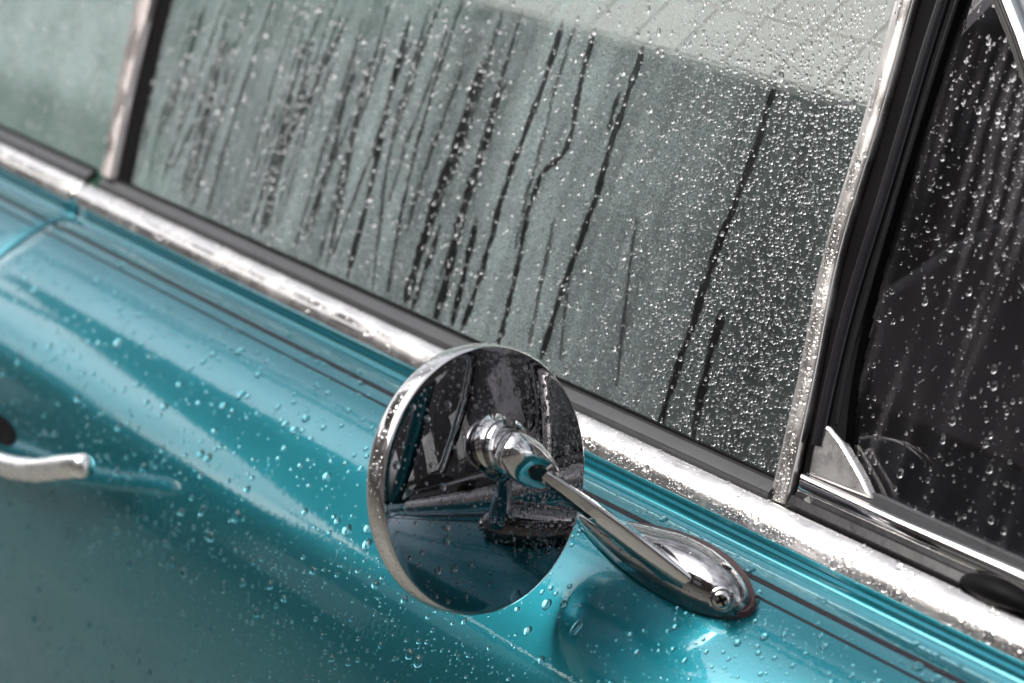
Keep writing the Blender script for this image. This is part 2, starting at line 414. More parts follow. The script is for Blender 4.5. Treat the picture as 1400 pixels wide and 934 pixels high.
# rubber channel under the rail, clip and the sealing lump
cp(extr('vent_channel', [(-.004, -.004), (-.0042, .0012), (-.0065, .0042), (-.0085, .0040), (-.0100, .0062), (-.0125, .0070), (-.0135, .0115), (-.0175, .0140), (-.0190, .010), (-.0185, -.003)], gl(1088, 690)[0], .36, WETRUB, car, 1, 28))
c0 = gl(1086, 690, .004)
cp(slab('channel_clip', [c0 + np.array(v) for v in ((-.002, 0, -.002), (.006, 0, -.0035), (.0105, .001, .0015), (.006, .003, .0055))], GN, .0015, BARM, car)).__setitem__('label', 'small bent metal clip at the foot of the chrome bar')
lump = smooth_curve([at_y(1318, 796, -.008), at_y(1345, 803, -.006), at_y(1385, 818, -.006), at_y(1430, 842, -.008)], 5)
cp(sweep('seal_end', lump, [(.003 + .0035 * math.sin(math.pi * i / (len(lump) - 1)),) * 2 for i in range(len(lump))], RUBBER, car, n=12))

# ------------------------------------------------------------------ round chrome mirror
MN = np.array([.977, .109, .179]); MN /= np.linalg.norm(MN)
MC = at_y(666, 657, .115); MR = .058
mu = np.array([0, 0, 1.0]) - MN * MN[2]; mu /= np.linalg.norm(mu); mv = np.cross(MN, mu)
TH = math.radians(13); RS = MR / math.sin(TH)
def dome(r): return math.sqrt(RS * RS - r * r) - RS * math.cos(TH)
prof = [(MR * .93, -.0105), (MR * 1.004, -.0100), (MR * 1.012, -.0085), (MR * 1.010, -.0020), (MR * 1.004, -.0004), (MR * .997, .0001)]
prof += [(r, dome(r)) for r in np.linspace(MR * .985, .0005, 26)]
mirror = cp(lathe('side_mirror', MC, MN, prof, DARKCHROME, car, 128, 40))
mirror['label'] = 'round chrome mirror head seen from behind'
def on_face(px, py):
    p = at_plane(px, py, MC, MN); q = p - MC; r = math.hypot(q @ mu, q @ mv); return MC + mu * (q @ mu) + mv * (q @ mv) + MN * dome(min(r, MR))
cp(lathe('mirror_rim', MC, MN, [(MR * .96, -.0108), (MR * 1.010, -.0106), (MR * 1.022, -.0096), (MR * 1.024, -.0080), (MR * 1.021, -.0016), (MR * 1.014, -.0002), (MR * 1.003, .0003), (MR * .996, -.0004)], PALEBAR2, mirror, 128, 50))
mg = cp(lathe('mirror_glass', MC - MN * .0095, -MN, [(MR * .93, -.0008), (MR * .93, .0006), (.0005, .0006)], CHROME, mirror, 64))
A0 = on_face(665, 606)
cp(lathe('socket', A0 - MN * .002, MN, [(.0150, 0), (.0118, .0016), (.0100, .0036), (.0096, .0060), (.0100, .0070), (.0113, .0076), (.0120, .0090), (.0116, .0104), (.0104, .0110), (.0094, .0106), (.0088, .0088), (.001, .0080)], CHROME, mirror, 48, 40))
C1 = A0 + MN * .0075
TIP = at_y(753, 656, .094)
d0 = TIP - C1; LEN = np.linalg.norm(d0); d0 /= LEN
bl = [(.001, -.004), (.0065, -.003), (.0086, .000), (.0098, .006), (.0101, .011)] + [(.0101 * math.sqrt(max(0, 1 - t ** 2.0)) * (1 - .12 * t), .011 + (LEN + .003 - .011) * t) for t in np.linspace(.08, 1, 14)]
ball = cp(lathe('ball_joint', C1, d0, bl, CHROME, mirror, 40, 50))
me = ball.data                                       # the slot the arm leaves from: flattened scoop facing forward
fm = np.cross(d0, np.cross(-FWD * .8 + np.array([.25, 0, -.45]), d0)); fm /= np.linalg.norm(fm)
fn = fm + d0 * .42; fn /= np.linalg.norm(fn); fp = C1 + d0 * LEN * .72 + fm * .0038
for v in me.vertices:
    w = np.array(v.co); h = (w - fp) @ fn
    if h > 0: v.co = w - fn * h * 1.25
ell = [fp + d0 * .0010 + (d0 - fn * (d0 @ fn)) * .0068 * math.cos(q) + np.cross(fn, d0) * .0036 * math.sin(q) * (1 - .35 * math.cos(q)) - fn * .0004 for q in np.linspace(0, 2 * math.pi, 24, endpoint=False)]
cp(slab('slot_shade', ell, fn, .0012, WETRUB, mirror))  # black disc laid on the facet for the shade inside the scoop
# arm: ridged blade from the ball down to the base
BOS = at_y(972, 805, .053)
dnn = np.array([0, .0, -1.0])
path = smooth_curve([TIP - d0 * .006, TIP * .75 + BOS * .25 + dnn * .0006, TIP * .45 + BOS * .55 + dnn * .0022, BOS + dnn * .0062], 8)
npth = len(path); dia = [(1.0, .25), (.22, 1), (-.22, 1), (-1, .25), (-.8, -1), (.8, -1)]
arm = cp(sweep('mirror_arm', path, [(.0025 + .0022 * (i / (npth - 1)) ** .9, .0030 + .0062 * (i / (npth - 1)) ** .9) for i in range(npth)], CHROME, mirror, ref=(-.2, -.55, .8), shape=dia, sharp=38)); bevel(arm, .0005, 2, 38)
# teardrop base on the shoulder
bx0, bx1, bu = -.052, .066, .0475
sp, sn, sd = (q[0] for q in surf(np.array([0.0]), np.array([arc_of_u(bu)])))
def base_ring(t, wscale, h0, h1, n=16):
    w = .0134 * (math.sin(math.pi * min(1, .5 * t / .70)) ** .85 if t < .70 else math.sqrt(max(0, 1 - ((t - .70) / .30) ** 2)))
    h = (.0070 + .0135 * min(1, t / .62) ** 1.0) * (1 if t < .72 else math.sqrt(max(.0, 1 - ((t - .72) / .28) ** 2)) ** .9)
    if t <= 0: h = .0015
    w = max(w, .0004); x = bx0 + (bx1 - bx0) * t; out = []
    for k in range(n + 1):
        a = math.pi * k / n; ww = math.copysign(abs(math.cos(a)) ** .9, math.cos(a)) * w * wscale
        hh = h0 + (h1 * h) * math.sin(a) ** .62
        out.append(np.array([x, sp[1], sp[2]]) + sd * ww + sn * hh)
    return out
rings = [base_ring(t, 1, .0015, 1) for t in list(np.linspace(0, .7, 16)) + [.78, .85, .9, .94, .97, .985, .995]]
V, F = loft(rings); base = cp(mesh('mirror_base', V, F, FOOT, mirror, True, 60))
gr = []
for t in np.linspace(0, 1, 40):
    r = base_ring(min(max(t, .004), .995), 1.0, 0, 0); gr.append((r[0], r[-1]))
gx = (bx0 + bx1) / 2
def gsk(p): return np.array([gx + (p[0] - gx) * 1.03, p[1], p[2]])
out = [gsk(a - sd * .0015) for a, b in gr] + [gsk(b - sd * .0085 * math.sin(math.pi * i / 39)) for i, (a, b) in list(enumerate(gr))[::-1]]
gk = cp(slab('base_gasket', [p + sn * .0034 for p in out], sn, .0058, GASKET, mirror)); bevel(gk, .001, 2)
gk['label'] = 'dark red-brown textured gasket under the chrome base'
# phillips screw
dg = bpy.context.evaluated_depsgraph_get()
def hit(px, py, objs):
    best = None
    for o in objs:
        mw = o.matrix_world if o.parent is None else None
        r = ray(px, py); r = r / np.linalg.norm(r)
        ok, loc, nor, _ = o.ray_cast(Vector(CAM), Vector(r))   # meshes are modelled in world coordinates
        if ok:
            d = (np.array(loc) - CAM) @ FWD
            if best is None or d < best[0]: best = (d, np.array(loc), np.array(nor))
    return best
h = hit(987, 820, [base])
if h is None: h = (0, at_y(987, 820, .05), np.array([.5, -.6, .6]))
sc_n = h[2] * .6 + (-FWD) * .4; sc_n /= np.linalg.norm(sc_n); SP = h[1]
screw = cp(lathe('screw', SP - sc_n * .003, sc_n, [(.0042, 0), (.0042, .0028), (.0039, .0036), (.0030, .0043), (.0016, .0046), (.0002, .0047)], CHROME, mirror, 32, 40))
sa = np.cross(sc_n, [0, 0, 1.0]); sa /= np.linalg.norm(sa); sb = np.cross(sc_n, sa)
for ang in (.5, .5 + math.pi / 2):
    a = sa * math.cos(ang) + sb * math.sin(ang); b = np.cross(sc_n, a); c = SP + sc_n * .00185
    cp(slab('screw_slot', [c + a * .0026 + b * .0006, c - a * .0026 + b * .0006, c - a * .0026 - b * .0006, c + a * .0026 - b * .0006], sc_n, .0012, RUBBER, mirror, smooth=False))
cp(lathe('screw_recess', SP - sc_n * .0008, sc_n, [(.0056, 0), (.0056, .0007), (.0050, .0012), (.0043, .0004)], CHROME, mirror, 32, 40))

# ------------------------------------------------------------------ door handle (left edge)
hp = smooth_curve([at_y(121, 636, .141), at_y(88, 639, .143), at_y(54, 643, .144), at_y(26, 641, .144), at_y(-2, 633, .143), at_y(-40, 618, .142), at_y(-90, 598, .140), at_y(-130, 575, .12)], 6)
hr = [(.0066, .0072)] * len(hp); hr[0] = (.0030, .0038); hr[1] = (.0058, .0066)
handle = cp(sweep('door_handle', hp, hr, HANDLE, door, ref=(0, 0, 1), n=18, sharp=60))
hh_ = hit(2, 588, [door])
if hh_:
    n_ = hh_[2]; a_ = np.cross(n_, [0, 0, 1.0]); a_ /= np.linalg.norm(a_); b_ = np.cross(n_, a_)
    cp(slab('recess_shade', [hh_[1] + n_ * .0006 + a_ * .020 * math.cos(q) + b_ * .008 * math.sin(q) for q in np.linspace(0, 2 * math.pi, 28, endpoint=False)], n_, .002, RUBBER, door))  # raised black patch, no hollow: stands in for the shade of a recess
hb = at_y(-130, 575, .12)
cp(lathe('handle_base', hb + np.array([0, .012, 0]), (0, -1, 0), [(.016, 0), (.016, .006), (.012, .012), (.001, .013)], CHROME, door, 32))

# ------------------------------------------------------------------ rest of the car (seen through the glass and in the chrome)
def quadslab(name, pts, t, mat, parent=car):
    pts = [np.asarray(p, float) for p in pts]; n = np.cross(pts[1] - pts[0], pts[2] - pts[0]); n /= np.linalg.norm(n)
    return cp(slab(name, pts, n, t, mat, parent, smooth=False))
YF = 1.36                                           # far belt line
ZR, YR = G0[2] + GS[2] * STOP, G0[1] + GS[1] * STOP
rx0, rx1 = -1.25, .02
rings = []
for x, dz in ((rx0 - .1, -.05), (rx0, -.012), (rx0 + .3, .0), (rx1 - .3, 0), (rx1 - .05, -.012), (rx1, -.03)):
    r = []
    for k in range(13):
        t = k / 12; r.append((x, YR + (YF - 2 * YR) * t + YR * t, ZR + dz + .07 * math.sin(math.pi * t)))
    rings.append(r + [(a, b, c - .025) for a, b, c in r[::-1]])
V, F = loft(rings); cp(mesh('roof', V, F, PAINT, car, True, 40))
cp(sweep('roof_drip_rail', [(rx0 - .1, YR - .01, ZR - .04), (rx0, YR - .012, ZR), (rx1, YR - .012, ZR - .015)], .008, TRIM, car, n=10))
af = np.array([.52, .03, .0])
cp(sweep('windshield_pillar', smooth_curve([af, af * .6 + np.array([rx1, YR, ZR - .02]) * .4 + np.array([.02, 0, .02]), (rx1, YR, ZR - .02)], 6), (.016, .02), PAINT, car, n=14))
cp(sweep('windshield_frame', smooth_curve([af + [.012, -.012, 0], af * .6 + np.array([rx1, YR, ZR - .02]) * .4 + np.array([.034, -.012, .022]), (rx1 + .012, YR - .012, ZR - .015)], 6), .006, CHROME, car, n=12))
cp(sweep('windshield_pillar', smooth_curve([(.52, YF - .03, 0), (.33, YF - .1, .2), (rx1, YF - YR, ZR - .02)], 6), (.016, .02), PAINT, car, n=14))
quadslab('windshield', [(.525, .05, 0), (.525, YF - .05, 0), (rx1 + .004, YF - YR - .03, ZR - .02), (rx1 + .004, YR + .03, ZR - .02)], .005, GLASS)
quadslab('rear_window', [(-1.75, .06, .02), (-1.36, YR + .02, ZR - .05), (-1.36, YF - YR - .02, ZR - .05), (-1.75, YF - .06, .02)], .005, GLASS)
quadslab('rear_pillar', [(-1.52, .02, 0), (-1.75, .05, 0), (-1.36, YR, ZR - .05), (-1.27, YR, ZR - .02)], .02, PAINT)
quadslab('rear_pillar', [(-1.52, YF - .02, 0), (-1.75, YF - .05, 0), (-1.36, YF - YR, ZR - .05), (-1.27, YF - YR, ZR - .02)], .02, PAINT)
# hood, cowl, rear deck
rings = []
for x, dz in ((.53, -.004), (.6, 0), (.9, -.004), (1.3, -.02), (1.5, -.05), (1.56, -.09)):
    rings.append([(x, .004 + (YF - .008) * k / 14, -.004 + dz + .035 * math.sin(math.pi * k / 14)) for k in range(15)] + [(x, .004 + (YF - .008) * k / 14, -.04 + dz) for k in range(14, -1, -1)])
V, F = loft(rings); cp(mesh('hood', V, F, PAINT, car, True, 45))
rings = [[(x, .004 + (YF - .008) * k / 10, -.004 + dz + .02 * math.sin(math.pi * k / 10)) for k in range(11)] + [(x, .004 + (YF - .008) * k / 10, -.04 + dz) for k in range(10, -1, -1)] for x, dz in ((-2.4, -.06), (-2.0, -.01), (-1.74, 0))]
V, F = loft(rings); cp(mesh('boot_lid', V, F, PAINT, car, True, 45))
# far side: door shell and window glass
cp(box('far_door', (-1.7, YF - .06, -.62), (.52, YF + .06, -.01), PAINT, car, .02))
cp(box('far_door_trim', (-1.65, YF - .08, -.6), (.5, YF - .064, -.03), VINYL, car, .01))
quadslab('far_side_window', [(-1.5, YF - .02, -.01), (.48, YF - .02, -.01), (rx1 - .02, YF - YR, ZR - .02), (-1.27, YF - YR, ZR - .02)], .004, GLASS)
cp(box('near_door_trim', (-.62, .02, -.6), (.34, .034, -.012), VINYL, car, .006))
cp(box('floor_pan', (-1.7, .02, -.66), (.6, YF - .02, -.62), VINYL, car))
cp(box('firewall', (.56, .01, -.62), (.6, YF - .01, -.03), VINYL, car))
cp(box('wheel_arch_shell', (-2.4, .02, -.62), (-1.72, YF - .02, -.07), VINYL, car))
# dashboard with a padded roll, steering wheel
dash = cp(sweep('dashboard', [(.33, .045, -.03), (.33, YF - .09, -.03)], (.13, .06), VINYL, car, ref=(0, 0, 1), n=20))
PADM = simple('grey_dash_pad', (.06, .055, .06), .6)
slab_p = [at_y(px_, py_, -.30) for px_, py_ in ((1196, 400), (1215, 388), (1300, 332), (1420, 278), (1640, 240), (1640, 760), (1180, 560))]
cp(slab('dash_pad', slab_p, np.array([0, -1.0, 0]), .03, PADM, car, .008))
seatp = [(-.62, -.30), (-.10, -.27), (-.05, -.33), (-.05, -.45), (-.62, -.45)]
def bench(name, x, y0, y1, mat):
    V = [(x + a, y0, z) for a, z in seatp] + [(x + a, y1, z) for a, z in seatp]; k = len(seatp)
    F = [tuple(range(k))[::-1], tuple(range(k, 2 * k))] + [(i, (i + 1) % k, (i + 1) % k + k, i + k) for i in range(k)]
    s = cp(mesh(name, V, F, mat, car, True, 40)); bevel(s, .03, 4)
    b = cp(box('backrest', (x - .72, y0, -.42), (x - .58, y1, .03), mat, s, .05)); return s
GQ = gl(60, 60, -.05)
cp(box('quarter_trim', (-1.2, GQ[1] - .004, -.3), (-.68, GQ[1] + .006, GQ[2]), GREENV, car, .004))
bench('front_seat', -.12, .10, YF - .16, SEATM); bench('rear_seat', -.95, .10, YF - .16, GREENV)

# ------------------------------------------------------------------ pale quilted panel behind the upper door glass
shade = empty('sun_shade', (0, 0, 0))
tag(shade, 'pale panel with a thin grid of seams behind the upper part of the door window', 'sun shade')
S0a, S0b = gl(687, 2, -.075), gl(1185, 146, -.075)
s_in = np.array([0, .84, .54]); s_nrm = np.array([0, -.54, .84])
o0 = np.array([-.60, S0b[1], S0b[2]]); Lx = gl(1250, 60, -.075)[0] - .01 - o0[0]; Ly = .34; cell = .038
slab('backing', [o0, o0 + XA * Lx, o0 + XA * Lx + s_in * Ly, o0 + s_in * Ly], s_nrm, .006, SEAM, shade, smooth=False)
gp = .0005
cv = [(gp, gp), (cell - gp, gp), (cell - gp, cell - gp), (gp, cell - gp)]
n_i, n_j = int(Lx / cell), int(Ly / cell)
b0 = [XA * a + s_in * b - s_nrm * .001 for a, b in cv]; b1 = [XA * (a * .94 + cell * .03) + s_in * (b * .94 + cell * .03) + s_nrm * .0022 for a, b in cv]
qm = bpy.data.meshes.new('quilt_square'); qm.from_pydata([tuple(v) for v in b0 + b1], [], [(4, 5, 6, 7), (0, 1, 5, 4), (1, 2, 6, 5), (2, 3, 7, 6), (3, 0, 4, 7), (3, 2, 1, 0)]); qm.materials.append(SHADE)
for i in range(n_i):
    for j in range(n_j):
        q = bpy.data.objects.new('quilt_square', qm); q.location = o0 + XA * i * cell + s_in * j * cell; link(q, shade)

# ------------------------------------------------------------------ houses on both sides of the road (seen only in the reflections)
def house(x0, x1, yf, depth, h, label, sgn):
    r = empty('terraced_house', ((x0 + x1) / 2, yf, -.93)); tag(r, label, 'house', 'houses mirrored in the chrome and paint')
    def q(o): o.matrix_parent_inverse = r.matrix_world.inverted() if False else Matrix.Translation((-(x0 + x1) / 2, -yf, .93)); return o
    ya, yb = sorted((yf, yf + sgn * depth))
    q(box('wall', (x0, ya, -.93), (x1, yb, -.93 + h), BRICK if sgn < 0 else DARKBRICK, r))
    rings = [[(x0 - .2, ya - .4, h - .93), (x0 - .2, (ya + yb) / 2, h + 1.6), (x0 - .2, yb + .4, h - .93)], [(x1 + .2, ya - .4, h - .93), (x1 + .2, (ya + yb) / 2, h + 1.6), (x1 + .2, yb + .4, h - .93)]]
    V, F = loft(rings); q(mesh('roof', V, F, SLATE, r, False))
    yy = yf - sgn * .03
    w = (x1 - x0) / 4
    for i in range(4):
        for k in range(int(h // 2.9)):
            cx, cz = x0 + w * (i + .5), .1 + 2.9 * k
            f = q(box('window', (cx - .62, min(yy, yf + sgn * .05), cz - .05), (cx + .62, max(yy, yf + sgn * .05), cz + 1.55), WHITEP, r))
            q(box('pane', (cx - .52, yy - .01 - (.005 if sgn > 0 else -.005), cz + .05), (cx + .52, yy + .01 - (.005 if sgn > 0 else -.005), cz + 1.45), PANE, f))
house(-34, -22, -7.5, 8, 5.6, 'taller brick house across the road, far behind the car', -1)
house(-21.6, -11.2, -7.0, 8, 4.3, 'brick house across the road, behind the car', -1)
house(-10.8, 4, -7.2, 8, 5.8, 'wide brick house straight across the road', -1)
house(4.4, 17, -7.0, 8, 8.6, 'brick house across the road, ahead of the car', -1)
house(17.4, 30, -7.4, 8, 10, 'tall brick house across the road, far ahead of the car', -1)
house(-14, 1, 24.0, 8, 3.4, 'low brick house on the far side of the car', 1)
house(3.4, 16, 6.3, 8, 7.5, 'tall brick house ahead on the far side of the car', 1)

# flat canopy over the road behind the car: its straight edges cut across the sky mirrored in the door
can = empty('road_canopy', (-6.2, -.4, -.93)); tag(can, 'flat dark canopy on slim posts beside the road behind the car', 'canopy')
def cq(o): o.matrix_parent_inverse = Matrix.Translation((6.2, .4, .93)); return o
cq(box('canopy_roof', (-7.6, -5.2, 3.75), (-4.6, -1.05, 3.95), SLATE, can, .02))
cq(box('fascia', (-4.6, -5.2, 3.6), (-4.52, -1.05, 4.05), SLATE, can))
for px_, py_ in ((-7.3, -5.0), (-4.9, -5.0), (-7.3, -1.3), (-4.9, -1.3)): cq(lathe('post', np.array([px_, py_, -.93]), (0, .001, 1), [(.16, 0), (.16, .05), (.07, .08), (.07, 4.68)], SLATE, can, 16))

# ================================================================== RAIN
# ---- tracks where running water wiped the mist away (photo traces, laid on the glass)
TRK = [([(1060, 115), (1030, 215), (985, 330), (955, 420), (925, 510), (902, 582)], 12, 1),
       ([(988, 425), (968, 500), (948, 598)], 14, 1),
       ([(882, 60), (862, 120), (835, 200), (815, 270), (790, 340), (765, 410), (740, 490)], 11, 1),
       ([(846, 130), (832, 178)], 9, .9),
       ([(812, 45), (795, 110), (782, 180), (768, 213), (742, 238), (722, 290), (712, 345), (700, 400), (690, 440)], 9, .9),
       ([(770, 30), (745, 110), (715, 190), (690, 260), (668, 340), (650, 400), (632, 450)], 10, .95),
       ([(787, 35), (760, 120), (740, 200), (720, 270), (705, 340)], 7, .5),
       ([(715, 15), (690, 95), (676, 140)], 8, .6),
       ([(683, 122), (665, 190), (645, 250), (630, 300), (618, 350), (606, 400), (596, 432)], 15, 1),
       ([(662, 85), (640, 150), (620, 210), (600, 260), (585, 310), (570, 360), (555, 412)], 15, 1),
       ([(652, 300), (636, 370), (618, 445)], 11, .9), ([(602, 310), (582, 370), (564, 422)], 9, .8),
       ([(758, 300), (740, 390), (723, 475)], 8, .5), ([(777, 385), (766, 493)], 7, .45), ([(870, 300), (855, 420), (844, 527)], 8, .4),
       ([(634, 0), (600, 98), (570, 201), (544, 317), (531, 398)], 6, .9), ([(604, 0), (572, 80), (548, 141), (528, 240), (510, 395)], 6, .7),
       ([(561, 26), (531, 141), (505, 265), (475, 379)], 11, .8), ([(505, 86), (475, 231), (447, 362)], 9, .7),
       ([(475, 26), (441, 98), (407, 167), (381, 214), (368, 270), (357, 318)], 8, .8), ([(497, 26), (467, 128), (433, 236), (403, 340)], 6, .6),
       ([(441, 9), (390, 141), (356, 240), (330, 306)], 6, .5), ([(373, 0), (334, 116), (304, 214), (284, 288)], 6, .75),
       ([(311, 20), (291, 120), (266, 227), (251, 272)], 7, .5), ([(279, 10), (248, 107), (214, 193)], 14, .5),
       ([(416, 5), (381, 128), (345, 250)], 5, .4), ([(535, 0), (512, 80), (490, 150), (462, 260), (438, 352)], 7, .6),
       ([(585, 20), (560, 110), (540, 190)], 8, .5), ([(235, 0), (212, 100), (196, 200)], 8, .5)]
for k in range(28):                                  # thinner runs crowding the rear half of the pane
    x0_, y0_ = rng.uniform(255, 700), rng.uniform(-10, 120); ln = rng.uniform(110, 330); sl = rng.uniform(.27, .36); yb = 225 + .46 * (x0_ - 150)
    y1_ = min(y0_ + ln, yb - .46 * sl * ln - 8)
    if y1_ - y0_ < 60: continue
    TRK.append(([(x0_ - sl * (y1_ - y0_) * f + rng.normal(0, 2.5), y0_ + (y1_ - y0_) * f) for f in (0, .33, .66, 1)], rng.uniform(4, 9), rng.uniform(.45, .95)))
tracks = []
for pts, w, st in TRK:
    gp_ = [gxs(*q) for q in pts]
    if st >= .55 and gp_[-1][1] > .012 and pts[-1][0] < 760:          # most runs carry on down to the seal
        dl = gp_[-1] - gp_[-2]; kx = (gp_[-1][1] - rng.uniform(.003, .03)) / max(-dl[1], 1e-4)
        if 0 < kx < 2.2: gp_.append(gp_[-1] + dl * kx + np.array([rng.normal(0, .002), 0]))
    c = smooth_curve(gp_, 7); ph = rng.uniform(0, 9)
    dep = proj([gP(*q) for q in c])[:, 2]
    k = np.arange(len(c)); wid = 1.08 * w * dep / FPX * (1 + .22 * np.sin(k * .9 + ph) + .15 * np.sin(k * 2.3 + ph * 2))
    taper = np.clip(np.minimum(k + 1.5, len(c) + .5 - k) / 3.0, .35, 1); wid = wid * taper
    c = c + np.c_[np.sin(k * 1.1 + ph), np.zeros(len(c))] * .0003
    tracks.append((c, wid * .5, st))
def track_cover(x, s, soft=.0006, grow=1.0):
    """0..1: how much of the mist a track has wiped off at (x, s)"""
    out = np.zeros_like(x)
    for c, r, st in tracks:
        m = (x > c[:, 0].min() - .01) & (x < c[:, 0].max() + .01) & (s > c[:, 1].min() - .008) & (s < c[:, 1].max() + .008)
        if not m.any(): continue
        xx, ss = x[m], s[m]; best = np.full(xx.shape, -1.0)
        for i in range(len(c) - 1):
            d = c[i + 1] - c[i]; L2 = d @ d + 1e-12
            t = np.clip(((xx - c[i, 0]) * d[0] + (ss - c[i, 1]) * d[1]) / L2, 0, 1)
            dist = np.hypot(xx - c[i, 0] - t * d[0], ss - c[i, 1] - t * d[1]); rr = (r[i] + (r[i + 1] - r[i]) * t) * grow
            best = np.maximum(best, (rr - dist) / soft)
        out[m] = np.maximum(out[m], np.clip(best + .5, 0, 1) * st)
    return out
def sstep(a, b, v): t = np.clip((v - a) / (b - a), 0, 1); return t * t * (3 - 2 * t)

def mist_sheet(name, x0, x1, s0, s1, step, off, fn, mat, label, inside=None):
    xs = np.arange(x0, x1, step); ss = np.arange(s0, s1, step); X, S = np.meshgrid(xs, ss)
    nx, ny = len(xs), len(ss)
    Pn = G0[None] + X.ravel()[:, None] * XA + S.ravel()[:, None] * GS + GN * off
    idx = np.arange(nx * ny).reshape(ny, nx)
    Q = np.stack([idx[:-1, :-1], idx[:-1, 1:], idx[1:, 1:], idx[1:, :-1]], -1).reshape(-1, 4)
    val = fn(X.ravel(), S.ravel(), proj(Pn))
    keep = np.ones(len(Q), bool)
    if inside is not None: ins = inside(X.ravel(), S.ravel()); keep = ins[Q].all(1)
    keep &= val[Q].max(1) > .004
    me = bpy.data.meshes.new(name); Q = Q[keep]
    used = np.unique(Q); remap = np.zeros(nx * ny, int); remap[used] = np.arange(len(used))
    me.vertices.add(len(used)); me.vertices.foreach_set('co', Pn[used].ravel())
    me.loops.add(Q.size); me.loops.foreach_set('vertex_index', remap[Q].ravel().astype(np.int32))
    me.polygons.add(len(Q)); me.polygons.foreach_set('loop_start', np.arange(0, Q.size, 4, dtype=np.int32))
    me.update(calc_edges=True); me.validate()
    a = me.attributes.new('mist', 'FLOAT', 'POINT'); a.data.foreach_set('value', val[used].astype(np.float32))
    me.materials.append(mat)
    o = link(bpy.data.objects.new(name, me)); return tag(o, label, 'mist', kind='stuff')
blx = np.array(bar_l); order = np.argsort(blx[:, 1])
rlx = np.array(rb); ro = np.argsort(rlx[:, 1])
def in_door(x, s): return (x < np.interp(s, blx[order, 1], blx[order, 0]) - .0003) & (x > np.interp(s, rlx[ro, 1], rlx[ro, 0])) & (s > .0004)
def f_door(x, s, pr):
    px, py = pr[:, 0], pr[:, 1]; r = sstep(700, 1120, px + (py - 200) * .22)
    d = (.70 - .50 * r - .08 * sstep(150, 480, py)) * (1 - .30 * np.exp(-((px - 640 + .33 * (py - 200)) / 130) ** 2) * (.5 + .5 * np.sin(px * .021 + py * .007)))
    d = d * (1 - np.clip(1.25 * track_cover(x, s), 0, .98))
    d *= .82 + .14 * np.sin(x * 95 + 1.5 * np.sin(s * 9)) * np.sin(x * 41 + 2) + .08 * np.sin(x * 260 + 2.2 * np.sin(s * 14 + 1)) + .06 * np.sin(x * 610 + 3 * np.sin(s * 21))
    return np.clip(d, 0, 1)
mist_sheet('rain_mist', -.63, .12, .0005, .40, .0011, .0002, f_door, MIST, 'pale film of fine rain over the door window', in_door)
rll = np.array(rl); rlo = np.argsort(rll[:, 1])
mist_sheet('rain_mist', -.95, -.58, .0005, .30, .004, .0002, lambda x, s, pr: .97 - .50 * sstep(60, 130, pr[:, 1] - .35 * pr[:, 0]) * (1 - sstep(205, 225, pr[:, 1] - .45 * pr[:, 0])), MIST, 'pale film of rain over the rear side window', lambda x, s: x < np.interp(s, rll[rlo, 1], rll[rlo, 0]) - .001)
wrx = np.array(wr_); wo = np.argsort(wrx[:, 1])
def f_vent(x, s, pr):
    px, py = pr[:, 0], pr[:, 1]; q = px + py * .33            # runs of haze along the glass fall line
    st = .5 + .5 * np.sin(q * .11 + 2 * np.sin(q * .031)) ; st2 = .5 + .5 * np.sin(q * .27 + 1.7 * np.sin(py * .013))
    brk = .5 + .5 * np.sin(py * .021 + 2.5 * np.sin(q * .05)); d = .012 + .15 * st ** 3 * (.15 + .85 * st2) * (.25 + .75 * brk) + .20 * sstep(1290, 1400, px) * sstep(40, 140, py) * (1 - sstep(260, 420, py)) * st2
    return np.clip(d * (1 - .6 * sstep(500, 700, py)), 0, 1)
mist_sheet('rain_mist', .02, .32, .004, .36, .0014, -.0055, f_vent, MIST2, 'thin smeared film of rain on the dark vent window', lambda x, s: (x > np.interp(s, wrx[wo, 1], wrx[wo, 0])))

